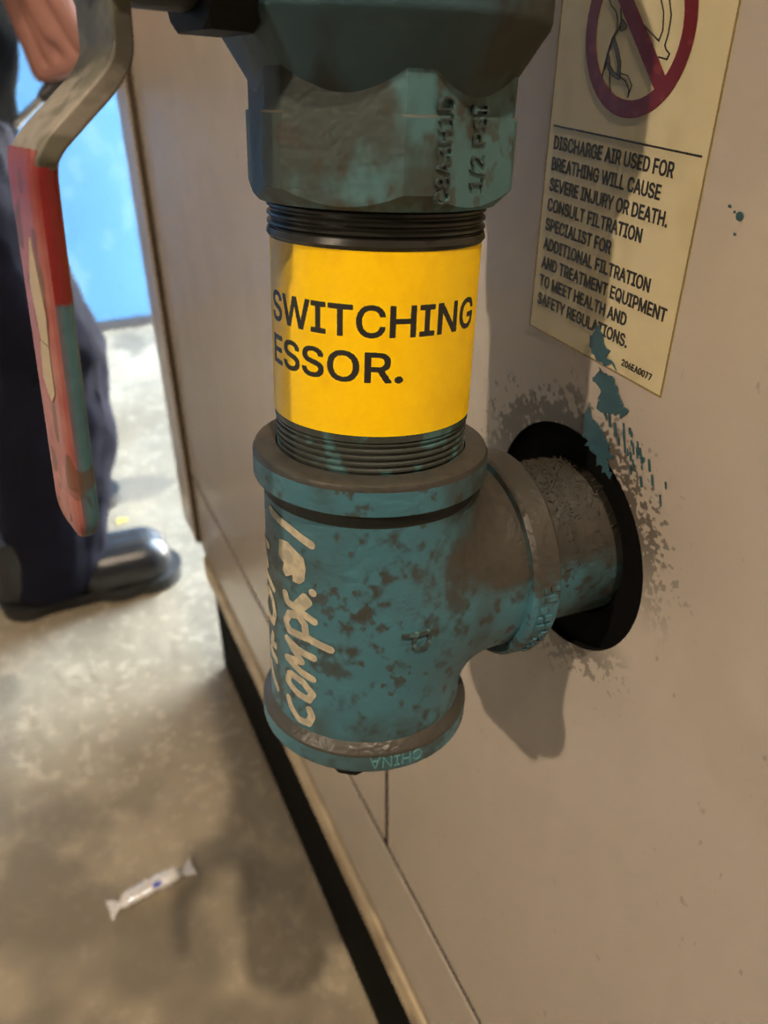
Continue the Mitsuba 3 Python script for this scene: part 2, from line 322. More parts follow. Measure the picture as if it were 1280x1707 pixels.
add(cab+'__paint_splash', trimesh.util.concatenate(sp), 'm_splash', False)
labels[cab+'__paint_splash'] = {'label': 'blue-green paint splashes on the panel above the pipe hole', 'kind': 'stuff'}

# ------------------------------------------------------------------ warning sticker on the panel
wl = 'warning_sticker'
tag(wl, 'pale yellow warning sticker with red prohibition ring and black lettering on the beige panel', 'sticker')
SY0, SY1, SZ0, SZ1 = .2410, .1692, -.1035, .055
add(wl+'__sheet', on_panel(extr(Polygon([(-SY0, SZ0), (-SY1, SZ0), (-SY1, SZ1), (-SY0, SZ1)]), .00015), .0001), 'm_sticker', False)
fr = Polygon([(-SY0, SZ0), (-SY1, SZ0), (-SY1, SZ1), (-SY0, SZ1)])
add(wl+'__edge_line', on_panel(extr(fr.difference(fr.buffer(-.0006, join_style=2)), .0001), .0003), 'm_sticker_edge', False)
RC = (-.2046, -.0074)
ring = Point(*RC).buffer(.0224, 64).difference(Point(*RC).buffer(.0178, 64))
bar = LineString([(RC[0]-.0142, RC[1]+.0142), (RC[0]+.0142, RC[1]-.0142)]).buffer(.0024, cap_style=2)
add(wl+'__prohibition_ring', on_panel(extr(unary_union([ring, bar]), .0001), .00045), 'm_red_ring', False)
inside = Point(*RC).buffer(.0179, 64).difference(bar)
def ln(pts, w): return LineString([(-y, z) for y, z in pts]).buffer(w)
fig = [ln([(.2181, .004), (.2181, -.0011), (.2173, -.0022), (.2148, -.0036), (.2137, -.005), (.213, -.0079), (.2148, -.0105), (.216, -.0143), (.217, -.0197), (.2172, -.026)], .00013),
       ln([(.2118, -.0074), (.214, -.0101), (.2154, -.0135), (.2162, -.0180)], .00013),
       ln([(.2128, -.003), (.2118, -.006), (.2124, -.008)], .00015),
       ln([(.2147, -.0165), (.2131, -.0218), (.212, -.024), (.2122, -.027)], .00016),
       ln([(.2093, -.0196), (.2064, -.0205), (.2043, -.0226), (.2044, -.0244), (.2042, -.0240), (.2034, -.0213), (.2057, -.0191), (.209, -.0187)], .00013),
       ln([(.1968, .006), (.1968, -.001), (.1951, -.0036), (.1943, -.0077), (.1952, -.0102), (.2021, -.0068)], .00016),
       ln([(.1936, .006), (.1936, -.001), (.192, -.0043), (.192, -.0083), (.1926, -.0111), (.1919, -.012), (.1903, -.013), (.191, -.0143), (.1942, -.0139), (.1952, -.0147)], .00017),
       ln([(.2181, .004), (.213, .0095), (.206, .0105), (.199, .009), (.1968, .006)], .00014)]
straps = [ln([(.2142, -.0104), (.2118, -.0133), (.2101, -.0162), (.2096, -.0192)], .0006),
          ln([(.2155, -.0150), (.2145, -.0175), (.2120, -.0192), (.2094, -.0198)], .0006), ln([(.2113, -.0062), (.2097, -.0074), (.2112, -.0079)], .0005)]
grey = unary_union(straps).intersection(inside)
dark = unary_union(fig + [s.boundary.buffer(.0001) for s in straps]).intersection(inside)
add(wl+'__mask_strap', on_panel(extr(grey, .0001), .00035), 'm_grey_ink', False)
add(wl+'__face_drawing', on_panel(extr(dark, .0001), .0004), 'm_ink', False)
add(wl+'__rule', on_panel(box(-.2385, -.1717, -.0358, -.0353, 0, .0001), .0004), 'm_ink', False)
LINES = ['DISCHARGE AIR USED FOR', 'BREATHING WILL CAUSE', 'SEVERE INJURY OR DEATH.', 'CONSULT FILTRATION', 'SPECIALIST FOR', 'ADDITIONAL FILTRATION', 'AND TREATMENT EQUIPMENT', 'TO MEET HEALTH AND', 'SAFETY REGULATIONS.']
fx = .0563/text2d(LINES[0], .0039, None, True).bounds[1][0]
for i, s in enumerate(LINES):
    m = text2d(s, .0039, None, True, .0001); m.apply_scale((fx, 1, 1)); m.apply_translation((-.2373, -.0423-.00644*i, 0))
    add(wl+'__lettering', on_panel(m, .0004), 'm_ink', False)
m = text2d('206EA0077', .0021, .0140, True, .0001); m.apply_translation((-.1886, -.0999, 0))
add(wl+'__lettering', on_panel(m, .0004), 'm_ink', False)

# ------------------------------------------------------------------ vertical pipe nipple and its yellow label
R0 = .03012
def threaded(s0, s1, r, pitch, depth):
    out, n = [], int(round((s1-s0)/pitch))
    for k in range(n):
        s = s0+(s1-s0)*k/n; h = (s1-s0)/n
        out += [(r-depth, s), (r-depth, s+.12*h), (r, s+.42*h), (r, s+.70*h)]
    return out + [(r-depth, s1)]
nip = 'pipe_nipple'
tag(nip, 'vertical steel pipe nipple with bare threads, under the yellow label', 'pipe')
add(nip+'__tube', to_pipe(lathe([(0, -.0300), (R0, -.0300), (R0, .0224), (0, .0224)])), 'm_thread', 30)
add(nip+'__thread', to_pipe(lathe([(0, -.046)] + threaded(-.046, -.0300, .0299, .0021, .0009) + [(0, -.0300)])), 'm_thread', 25)
add(nip+'__thread', to_pipe(lathe([(0, .0224), (.0306, .0224), (.0312, .0232), (.0308, .0248)] + threaded(.0248, .0317, .0309, .0023, .0009) + [(0, .0317)])), 'm_dope', 25)
labels[nip+'__thread_001'] = {'label': 'black greased thread under the hexagonal valve end'}
lb = 'pipe_label'
tag(lb, 'bright yellow wraparound label with black words, on the vertical pipe', 'sticker')
R1 = R0+.00022
lab = lathe([(R0+.00003, -.0279), (R1, -.0279), (R1, .0221), (R0+.00003, .0221)], 128)
add(lb+'__band', to_pipe(lab), 'm_yellow', 30)
add(lb+'__lettering', wrap(text2d('SWITCHING', .0080, .0722, True, .00005, .002), R1, -184.7, .0003, .00003), 'm_ink', False)
add(lb+'__lettering', wrap(text2d('ESSOR.', .0080, .0458, True, .00005, .002), R1, -184.9, -.0121, .00003), 'm_ink', False)

# ------------------------------------------------------------------ the tee
tee = 'pipe_tee'
tag(tee, 'blue-green painted cast iron pipe tee with white handwriting, below the yellow label', 'pipe fitting')
RB, SB = .0345, -.0911       # body radius; height of the branch
def tee_sdf(x, y, z):
    a = math.hypot(x, y)-RB
    zc = z-SB
    bx_ = x
    b = math.hypot(y, zc)-.0343
    if bx_ < 0: b = math.sqrt(y*y+zc*zc+5*bx_*bx_)-.0343
    b = max(b+.0025*max(0, 1-max(bx_, 0)/.03)**2, bx_-.047)
    k = .012
    h = max(k-abs(a-b), 0.0)/k
    d = min(a, b)-h*h*k*.25
    return -max(d, z+.0450, -.1425-z)
body = m3.Manifold.level_set(tee_sdf, [-.037, -.037, -.145, .049, .037, -.043], .0019)
tb = tm(body); tb.merge_vertices(); trimesh.smoothing.filter_taubin(tb, .5, .53, iterations=6)
body = mf(tb)
def ringp(r, s0, s1, c0=.0012, c1=.0012, rin=0.0):
    return [(rin, s0), (r-c0, s0), (r-c0*.3, s0+c0*.3), (r, s0+c0), (r, s1-c1), (r-c1*.3, s1-c1*.3), (r-c1, s1), (rin, s1)]
rot = lambda m: m.rotate((0, 90, 0)).translate((0, 0, SB))
add(tee+'__body', to_pipe(body), 'm_teal', 40)
add(tee+'__collar', to_pipe(lathe(ringp(.0376, -.0500, -.0398, .0008, .0022)) - m3.Manifold.cylinder(.02, .0303, .0303, 96).translate((0, 0, -.0455))), 'm_teal', 30)
add(tee+'__collar', to_pipe(lathe([(.02, -.1465), (.0362, -.1465), (.0373, -.1455), (.0376, -.1445), (.0376, -.1392), (.0371, -.1380), (.0345, -.1352), (.02, -.1352)])), 'm_teal', 30)
add(tee+'__collar', to_pipe(rot(lathe([(.02, .0440), (.0369, .0440), (.0376, .0446), (.0382, .0455), (.0384, .0535), (.0378, .0544), (.0366, .0547), (.0302, .0547), (.0302, .0440)]))), 'm_teal', 30)
add(tee+'__collar_shade', to_pipe(lathe([(.03, -.0548), (RB+.0002, -.0548), (RB+.0002, -.0498), (.03, -.0498)])), 'm_nut', 30)  # dark ring laid on the body as the shadow below the collar
labels[tee+'__collar_shade'] = {'label': 'dark band painted as the shade under the top collar'}
sq = m3.CrossSection.square((.046, .046), True).extrude(.0062).rotate((0, 0, -125+45)).translate((0, 0, -.1548)) ^ m3.Manifold.cylinder(.02, .0295, .0295, 64).translate((0, 0, -.160))
add(tee+'__plug', to_pipe(sq + m3.Manifold.cylinder(.006, .029, .029, 48).translate((0, 0, -.1490))), 'm_black', 30)
labels[tee+'__plug'] = {'label': 'black square-headed plug under the tee'}
# raised casting marks
pm = text2d('P', .0095, .0075, False, .0012, .0015); pv = np.array(pm.vertices); pv[:, :2] = np.c_[pv[:, 1], .0075-pv[:, 0]]      # lies on its side
pa = math.radians(-96.5)+pv[:, 0]/RB; pd = np.c_[np.cos(pa), np.sin(pa), 0*pa]; po = np.c_[0*pa, 0*pa, -.0990+pv[:, 1]]
hit, ir, _ = tb.ray.intersects_location(po, pd, multiple_hits=False); pr = np.full(len(pv), RB); pr[ir] = np.linalg.norm((hit-po[ir])[:, :2], axis=1)
pm = trimesh.Trimesh(po+pd*(pr+pv[:, 2]-.0003)[:, None], pm.faces, process=False)
add(tee+'__casting_mark', to_pipe(pm), 'm_mark', 30)
labels[tee+'__casting_mark'] = {'label': 'raised letter P'}
mk = text2d('CHINA', .0044, .0186, False, .0007, .0015)
mk.apply_transform(np.diag([-1., -1, 1, 1])); 
add(tee+'__casting_mark', wrap(mk, .0376, -82.5, -.1392, -.0003), 'm_teal_text', 30)
labels[tee+'__casting_mark_001'] = {'label': 'raised upside-down letters on the bottom rim'}
bl = []
for k in range(9):
    for q in range(rng.integers(1, 3)):
        a0 = math.radians(172+k*6+rng.uniform(-1, 1)); w = rng.uniform(.0007, .0012); x0 = .0462+rng.uniform(0, .0045); l = rng.uniform(.001, .004)
        c = tm(mbox(-w, w, -.0006, .0007, 0, min(l, .0530-x0))); Rr = .03835
        v = np.array(c.vertices); aa = a0+v[:, 0]/Rr; rr = Rr+v[:, 1]
        bl.append(trimesh.Trimesh(np.c_[x0+v[:, 2], rr*np.cos(aa), SB+rr*np.sin(aa)][:, [0, 1, 2]], c.faces, process=False))
bl = trimesh.util.concatenate(bl)
bl.vertices = np.c_[bl.vertices[:, 0], (bl.vertices[:, 2]-SB), SB+bl.vertices[:, 1]] if False else bl.vertices
add(tee+'__casting_mark', to_pipe(bl), 'm_teal', False)
labels[tee+'__casting_mark_002'] = {'label': 'worn raised marks on the branch collar'}
# white marker writing, traced on the unrolled cylinder: (degrees, millimetres)
HW = [('stroke', [(-176.04, -58.1), (-157.1, -60.2), (-143.7, -62.9)]),
      ('fill', [(-166.7, -66.1), (-160., -65.4), (-148.9, -68.6), (-147.7, -72.2), (-148.7, -76.3), (-151.9, -78.), (-155.9, -78.), (-156.3, -75.6), (-161.9, -77.6), (-164.2, -76.2), (-162.8, -73.4), (-167.9, -71.8)]),
      ('stroke', [(-162.9, -84.5), (-161.3, -87.1), (-153.3, -87.9), (-142.5, -90.)]), ('stroke', [(-154.2, -86.6), (-148.4, -82.2), (-145.8, -83.6), (-152.3, -87.7)]),
      ('dot', [(-143.2, -79.6)]), ('stroke', [(-133., -99.), (-146., -97.3), (-160.1, -97.7)]), ('stroke', [(-160.1, -97.7), (-163., -94.9), (-159.8, -91.3), (-153.3, -90.), (-148.6, -92.5), (-147.8, -95.9)]),
      ('stroke', [(-143.1, -104.1), (-153.8, -103.4), (-162.2, -101.6)]), ('stroke', [(-161., -102.3), (-151., -107.5), (-162.6, -109.5)]), ('stroke', [(-161.4, -109.6), (-151.1, -111.9), (-143.7, -112.7)]),
      ('stroke', [(-161.1, -115.7), (-162.6, -119.1), (-154.5, -121.5), (-146.6, -121.9), (-143.8, -118.9), (-150.2, -115.6), (-158.7, -114.9), (-161.1, -115.7)]),
      ('stroke', [(-162.3, -126.), (-160.6, -128.9), (-153.9, -132.4), (-146.8, -131.9), (-144.4, -128.3), (-146.2, -125.9)]),
      ('stroke', [(-185.6, -120.2), (-181.6, -124.4), (-174.9, -126.9)]), ('stroke', [(-179.4, -106.1), (-182., -110.6), (-175.9, -109.6)]), ('stroke', [(-184.1, -113.7), (-175.6, -115.4)]),
      ('stroke', [(-188.3, -92.4), (-194., -99.), (-184.6, -100.9), (-177.9, -100.6), (-175.3, -96.4), (-177.7, -91.9), (-183.8, -89.7), (-188.3, -92.4)]),
      ('stroke', [(-190.7, -84.7), (-182.9, -85.7), (-176., -87.)]), ('stroke', [(-189.9, -76.), (-186.1, -81.)]), ('stroke', [(-196.2, -73.4), (-183.2, -72.9)])]
hp = []
for kind, pts in HW:
    q = [(math.radians(a)*RB, s/1000) for a, s in pts]
    hp.append(Polygon(q).buffer(.0003) if kind == 'fill' else Point(q[0]).buffer(.0014) if kind == 'dot' else LineString(q).buffer(.0014))
hw = unary_union(hp)
h3 = extr(hw.simplify(.00008), .00012)
v, f = trimesh.remesh.subdivide_to_size(h3.vertices, h3.faces, .0015)
add(tee+'__handwriting', wrap(trimesh.Trimesh(v, f, process=False), RB, 0, 0, .0002), 'm_marker', False)
labels[tee+'__handwriting'] = {'label': 'white marker handwriting running up the side'}

# the riser that goes on above the valve, out of the picture
nr = 'riser_pipe'
tag(nr, 'long painted pipe rising from the top of the ball valve to the ceiling', 'pipe')
rb = AX+EZ*.1400
rt = lathe([(0, 0), (.0290, 0), (.0301, .0012), (.0301, Z1-rb[2]-.001), (0, Z1-rb[2]-.001)], 64).translate(tuple(map(float, rb)))
add(nr+'__tube', rt, 'm_teal', 30)
add(nr+'__ceiling_flange', lathe([(.0302, 0), (.062, 0), (.064, .002), (.064, .008), (.0302, .008)], 48).translate((float(rb[0]), float(rb[1]), Z1-.010)), 'm_nut', 30)

# branch nipple into the machine
nb = 'pipe_nipple_001'
tag(nb, 'dusty pipe nipple running from the tee into the round hole of the beige panel', 'pipe')
add(nb+'__tube', to_pipe(rot(lathe([(0, .058), (.0290, .0585), (.0301, .0600), (.0301, .110), (0, .110)], 96))), 'm_teal', 30)
add(nb+'__thread', to_pipe(rot(lathe([(0, .0480)] + threaded(.0480, .0600, .0299, .0021, .0008) + [(0, .0600)], 96))), 'm_thread', 25)
# lint on its upper side
lint = []
for k in range(700):
    a = rng.normal(90, 34); x = rng.uniform(.060, .086); r = .0299+abs(rng.normal(0, .0006))
    P = np.array([x, r*math.cos(math.radians(a)), SB+r*math.sin(math.radians(a))])
    d = rng.normal(0, 1, 3); d /= np.linalg.norm(d); l = rng.uniform(.0004, .0018); w = rng.uniform(.0001, .0003)
    c = trimesh.creation.icosahedron(); c.vertices *= [w, w, l]
    c.apply_transform(trimesh.geometry.align_vectors([0, 0, 1], d)); c.apply_translation(P); lint.append(c)
mat('m_lint', (.055, .047, .037), .95, specular=.1)
add(nb+'__lint', to_pipe(trimesh.util.concatenate(lint)), 'm_lint', False)
labels[nb+'__lint'] = {'label': 'grey-brown lint lying on the pipe', 'kind': 'stuff'}

# ------------------------------------------------------------------ ball valve with lever
bv = 'ball_valve'
tag(bv, 'blue-green ball valve with hexagonal end and red lever, above the yellow label', 'valve')
def hexp(a, rcap, s0, s1, ch):
    h = m3.CrossSection([[(a/math.cos(math.pi/6)*math.cos(math.radians(-99+60*k)), a/math.cos(math.pi/6)*math.sin(math.radians(-99+60*k))) for k in range(6)]])
    return h.extrude(s1-s0).translate((0, 0, s0)) ^ lathe([(0, s0), (rcap-ch, s0), (rcap, s0+ch), (rcap, s1-.0006), (rcap-.0006, s1), (0, s1)], 144)
he = hexp(.0339, .0372, .0318, .0535, .0042) + hexp(.0331, .0364, .050, .075, .001)
add(bv+'__hex_end', to_pipe(he), 'm_valve', 25)
cone = lathe([(0, .0555), (.0325, .0565), (.0340, .0592), (.0425, .0722), (.0434, .0735), (.0438, .0750), (.0438, .0965), (.0425, .1000), (.0340, .1120), (.0325, .1150), (0, .1150)], 120)
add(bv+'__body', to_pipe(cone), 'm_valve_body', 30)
add(bv+'__hex_end', to_pipe(hexp(.0339, .0372, .1100, .1395, .0042)), 'm_valve', 25)
def face_text(s, h, w, r, phi0, s0, depth):
    m = text2d(s, h, w, False, depth, .0015)
    v = np.array(m.vertices)                           # reads upwards: text x -> s, text y -> -phi
    out = v.copy(); out[:, 0] = -v[:, 1]; out[:, 1] = v[:, 0]
    return trimesh.Trimesh(out, m.faces, process=False)
def flat_face(m, phi, a, u0, s0):
    """put (u, s, depth) on the hexagon's face whose normal stands at phi"""
    c, s_ = math.cos(math.radians(phi)), math.sin(math.radians(phi)); v = np.array(m.vertices)
    u = u0+v[:, 0]; d = a+v[:, 2]
    return to_pipe(trimesh.Trimesh(np.c_[d*c-u*s_, d*s_+u*c, s0+v[:, 1]], m.faces, process=False))
for txt, w, u0, s0 in [('C8A3H1D', .0235, -.0095, .0340), ('1/2 PSI', .0190, .0035, .0370)]:
    add(bv+'__casting_mark', flat_face(face_text(txt, .0052, w, 0, 0, 0, .0011), -69, .0334, u0, s0), 'm_mark', 30)
SS = .0858     # height of the stem
def along_S(m): return to_lever(tm(m.rotate((0, 90, 0)).translate((0, 0, SS))))
add(bv+'__stem_boss', along_S(lathe([(0, .030), (.0175, .030), (.0168, .0385), (.0155, .0402), (0, .0402)], 48)), 'm_nut', 30)
nut = m3.CrossSection.circle(.0195, 6).extrude(.0125) ^ lathe([(0, 0), (.0182, 0), (.0195, .0012), (.0195, .0113), (.0182, .0125), (0, .0125)], 48)
add(bv+'__packing_nut', along_S(nut.rotate((0, 0, 30)).translate((0, 0, .0402))), 'm_black', 20)
add(bv+'__stem', along_S(lathe(ringp(.0135, .0527, .0697, .001, .001), 40)), 'm_nut', 30)
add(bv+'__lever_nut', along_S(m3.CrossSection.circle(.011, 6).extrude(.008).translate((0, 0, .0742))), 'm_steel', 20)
# lever: a flat bar bent twice; (S, s) path of its outer face
def bar(path, th, hw, rr=.0009, n=10):
    """swept bar: path of the middle line in (S, s); rounded rectangle section, half width hw, thickness th(t)"""
    P = np.array(path); d = np.gradient(P, axis=0); d /= np.linalg.norm(d, axis=1)[:, None]; nr = np.c_[d[:, 1], -d[:, 0]]
    rings = []
    for i, (p, q) in enumerate(zip(P, nr)):
        t = th(i/(len(P)-1)) if callable(th) else th; w = hw(i/(len(P)-1)) if callable(hw) else hw; r = min(rr, t*.45)
        sec = []
        for cx, cw, a0 in [(t/2-r, w-r, 0), (-t/2+r, w-r, 90), (-t/2+r, -w+r, 180), (t/2-r, -w+r, 270)]:
            for k in range(5):
                a = math.radians(a0+k*22.5); sec.append((cx+r*math.cos(a), cw+r*math.sin(a)))
        rings.append([(p[0]+q[0]*x, y, p[1]+q[1]*x) for x, y in sec])
    m_ = len(rings[0]); v = np.array(rings).reshape(-1, 3); f = []
    for i in range(len(rings)-1):
        for k in range(m_):
            a, b = i*m_+k, i*m_+(k+1) % m_; f += [(a, b, b+m_), (a, b+m_, a+m_)]
    for base, fl in ((0, 1), ((len(rings)-1)*m_, 0)):
        c = len(v); v = np.vstack([v, v[base:base+m_].mean(0)])
        for k in range(m_):
            a, b = base+k, base+(k+1) % m_; f.append((c, b, a) if fl else (c, a, b))
    t = trimesh.Trimesh(v, f, process=False); trimesh.repair.fix_normals(t); return t
def smoothpath(ctrl, n=60, r=3):
    L = LineString(ctrl); q = np.array([L.interpolate(i/n, True).coords[0] for i in range(n+1)])
    for _ in range(r): q[1:-1] = (q[:-2]+2*q[1:-1]+q[2:])/4
    return [tuple(x) for x in q]
lv = bv+'__lever'
mid = smoothpath([(.0720, .0985), (.0722, .0625), (.0755, .0580), (.0895, .0450), (.0912, .0420), (.0918, -.020)], 90, 4)
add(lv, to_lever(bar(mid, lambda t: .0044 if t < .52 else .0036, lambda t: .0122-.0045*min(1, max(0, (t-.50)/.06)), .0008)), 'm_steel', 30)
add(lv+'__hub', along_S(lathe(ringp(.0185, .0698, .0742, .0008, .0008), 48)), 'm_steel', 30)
gp = smoothpath([(.0905, .0440), (.0913, .0405), (.0917, .0100), (.0925, -.0480)], 70, 2)
def gw(t):
    e = min(1.0, (1-t)/.09); return .0112*(math.sqrt(max(0.0, 1-(1-e)**2))*.72+.28) - .0004*smooth(t)
def smooth(t): return min(1, max(0, (t-.02)/.1))
add(lv+'__grip', to_lever(bar([(p[0], p[1]) for p in gp], lambda t: .0064 if t < .9 else .0064*(math.sqrt(max(0, 1-((t-.9)/.1)**2))*.75+.25), gw, .0030)), 'm_grip', 35)
labels[lv+'__grip'] = {'label': 'worn red dipped grip with blue-green paint over its lower side'}
# long bare worn patches on the outer face of the grip
def outer(pts):
    m = extr(Polygon([(w, s) for w, s in pts]).buffer(.0006), .00015); v, f = trimesh.remesh.subdivide_to_size(m.vertices, m.faces, .004); v = np.array(v)
    S_ = np.interp(v[:, 1], [-.0435, .0100, .0405], [.0925, .0917, .0913])+.0033
    return to_lever(trimesh.Trimesh(np.c_[S_+v[:, 2], v[:, 0], v[:, 1]], f[:, ::-1], process=False))
wy = 1.0 if (L4[:3, 1] @ WV) > 0 else -1.0
add(lv+'__worn_patch', trimesh.util.concatenate([outer([(wy*a, s) for a, s in q]) for q in
    ([(.004, .026), (.0085, .010), (.0075, .004), (.002, .004), (-.001, .016)], [(.001, .0025), (.007, .0025), (.0068, -.008), (.0035, -.0105), (-.001, -.006)])]), 'm_worn', False)
labels[lv+'__worn_patch'] = {'label': 'bare tan patch worn through the grip'}

# ------------------------------------------------------------------ the person behind
FL = -.86
def padd(key, mesh, bsdf, smooth=30):      # everything below stands on the floor: set out for a floor at FL, scaled to FZ
    m = tm(mesh).copy(); m.apply_scale(KS); return add(key, m, bsdf, smooth)
pe = 'person'
tag(pe, 'person in dark navy trousers, black jacket and black boots standing beside the cabinet', 'person')
V = lambda *a: np.array(a, float)
hipR, hipL = V(-.115, 1.26, -.01), V(-.125, 1.44, -.01)
kneR, kneL = V(.030, 1.215, -.43), V(-.01, 1.45, -.43)
ankR, ankL = V(-.025, 1.215, -.775), V(-.085, 1.47, -.775)
pel, chest, neck, head = V(-.12, 1.35, .05), V(-.02, 1.35, .40), V(.045, 1.35, .545), V(.105, 1.35, .665)
shR, shL = V(.005, 1.165, .47), V(.005, 1.535, .47)
elR, wrR = V(-.02, 1.10, .20), V(.092, 1.185, .030)
elL, wrL = V(.12, 1.55, .24), V(.30, 1.42, .30)
bones = [(pel, .125, V(-.07, 1.35, .22), .118), (V(-.07, 1.35, .22), .118, chest, .128), (chest, .128, V(.02, 1.35, .47), .09), (shR, .062, shL, .062), (V(.01, 1.35, .5), .06, neck, .054), (neck, .054, V(.075, 1.35, .6), .05),
         (head, .082, head+V(.012, 0, .03), .086), (head+V(.03, 0, -.045), .060, head+V(.052, 0, -.062), .036),
         (head+V(.075, 0, .008), .014, head+V(.094, 0, -.016), .013), (head+V(.0, .078, -.005), .016, head+V(.006, .084, .02), .014), (head+V(.0, -.078, -.005), .016, head+V(.006, -.084, .02), .014),
         (hipR, .088, kneR, .058), (kneR, .056, kneR*.6+ankR*.4+V(-.018, 0, 0), .056), (kneR*.6+ankR*.4+V(-.018, 0, 0), .055, ankR, .037), (ankR, .036, ankR+V(.06, 0, -.04), .026),
         (hipL, .088, kneL, .058), (kneL, .056, kneL*.6+ankL*.4+V(-.018, 0, 0), .056), (kneL*.6+ankL*.4+V(-.018, 0, 0), .055, ankL, .037), (ankL, .036, ankL+V(.06, 0, -.04), .026),
         (shR, .056, elR, .042), (elR, .042, elR*.6+wrR*.4, .042), (elR*.6+wrR*.4, .041, wrR, .030), (shL, .056, elL, .042), (elL, .042, wrL, .029)]
def hand(w, fwd, side, palm, curl, sc=1.0):
    """palm and five separate fingers; fwd along the hand, side towards the thumb, palm the way the palm faces"""
    fwd, side, palm = (x/np.linalg.norm(x) for x in (fwd, side, palm)); b = []
    k = [w + fwd*.085*sc + side*o*sc for o in (.030, .011, -.009, -.028)]
    for o, kk in zip((.016, .006, -.006, -.016), k): b.append((w+side*o*sc+fwd*.01, .015*sc, kk, .0125*sc))
    b += [(k[i], .0125*sc, k[i+1], .0125*sc) for i in range(3)]
    b.append((w+fwd*.03, .017*sc, w+fwd*.07+side*.004, .016*sc))
    for kk, L in zip(k, (.043, .048, .044, .034)):
        p, a = kk, 0.0
        for j, seg in enumerate((L, L*.62, L*.5)):
            a += curl[j]; d = fwd*math.cos(a)+palm*math.sin(a); q = p+d*seg*sc
            b.append((p, (.0105-.0008*j)*sc, q, (.0098-.0008*j)*sc)); p = q
    t0 = w+fwd*.025*sc+side*.024*sc+palm*.006*sc; t1 = t0+(fwd*.55+side*.62+palm*.45)*.042*sc; t2 = t1+(fwd*.85+palm*.5-side*.1)*.034*sc; t3 = t2+(fwd*.7+palm*.6-side*.35)*.026*sc
    b += [(t0, .016*sc, t1, .012*sc), (t1, .012*sc, t2, .0105*sc), (t2, .0105*sc, t3, .009*sc)]
    return b
hfwd = V(.30, .03, -.95)
bones += hand(wrR, hfwd, V(.75, -.55, .25), V(.35, .80, .15), (1.0, 1.2, .7), 1.22)
bones += hand(wrL, V(.8, -.5, .1), V(-.1, -.1, 1), V(-.5, -.8, 0), (.5, .6, .4))
bodym = blob(bones, .007, 8, 18)
padd(pe, bodym, 'm_skin', True)
tr = blob([(hipR+V(-.01, 0, .04), .118, hipR*.5+kneR*.5, .099), (hipR*.5+kneR*.5, .099, kneR+V(-.002, 0, 0), .082), (kneR+V(-.002, 0, .0), .080, kneR*.7+ankR*.3+V(-.008, 0, -.03), .085), (kneR*.7+ankR*.3+V(-.008, 0, -.03), .087, ankR+V(-.014, 0, -.008), .085),
           (hipL+V(-.01, 0, .04), .118, hipL*.5+kneL*.5, .098), (hipL*.5+kneL*.5, .098, kneL, .080), (kneL, .080, kneL*.5+ankL*.5, .084), (kneL*.5+ankL*.5, .084, ankL+V(-.006, 0, -.005), .076), (hipR+V(0, 0, .06), .12, hipL+V(0, 0, .06), .12)], .010, 6)
tr = wrinkle(tr, .018, 13, 3, (1, 1, .8))
tr = tm(mf(tr) - mbox(-.6, .6, .9, 1.9, -1.0, -.826))
padd(pe+'__trousers', tr, 'm_denim', 50)
jk = blob([(V(-.052, 1.29, -.03), .135, V(-.06, 1.42, -.03), .135), (V(-.085, 1.285, -.165), .122, V(-.09, 1.42, -.165), .122), (V(-.052, 1.29, -.03), .135, V(-.085, 1.285, -.165), .122), (V(-.06, 1.42, -.03), .135, V(-.09, 1.42, -.165), .122), (V(-.125, 1.285, -.005), .145, V(-.125, 1.42, -.005), .145), (V(-.08, 1.29, -.01), .142, V(-.05, 1.30, .24), .14), (V(-.08, 1.41, -.01), .142, V(-.05, 1.40, .24), .14), (V(-.05, 1.30, .24), .14, chest+V(0, -.05, 0), .135), (V(-.05, 1.40, .24), .14, chest+V(0, .05, 0), .135),
           (chest, .14, V(.03, 1.35, .50), .088), (V(-.135, 1.30, .02), .150, V(-.105, 1.30, .24), .132), (V(-.135, 1.40, .02), .150, V(-.105, 1.40, .24), .132), (V(-.105, 1.30, .24), .132, chest+V(-.035, -.05, 0), .13), (V(-.105, 1.40, .24), .132, chest+V(-.035, .05, 0), .13), (shR, .078, shL, .078), (shR, .078, elR, .062), (elR, .062, elR*.42+wrR*.58, .052), (shL, .078, elL, .062), (elL, .062, elL*.45+wrL*.55, .052)], .010, 6)
jk = wrinkle(jk, .014, 11, 8)
jk = tm(mf(jk) - mbox(-.6, .6, .9, 1.9, -.6, -.178))
padd(pe+'__jacket', jk, 'm_jacket', 50)
for w_, e_, nm in ((wrR, elR, 'cuff'), (wrL, elL, 'cuff')):
    padd(pe+'__'+nm, blob([(e_*.44+w_*.56, .046, e_*.12+w_*.88, .045)], .006, 6), 'm_cuff', True)
hr = blob([(head+V(-.028, 0, .022), .086, head+V(-.004, 0, .052), .086), (head+V(-.05, 0, -.02), .068, head+V(-.04, 0, .03), .08)], .008, 4)
padd(pe+'__hair', wrinkle(hr, .006, 60, 2), 'm_hair', 40)
for sgn in (-1, 1):
    padd(pe+'__eye', trimesh.creation.icosphere(3, .012).apply_translation(head+V(.077, sgn*.031, .012)), 'm_eye', True)
padd(pe+'__mouth', blob([(head+V(.078, -.02, -.047), .006, head+V(.078, .02, -.047), .006)], .004, 3), 'm_skin', True)
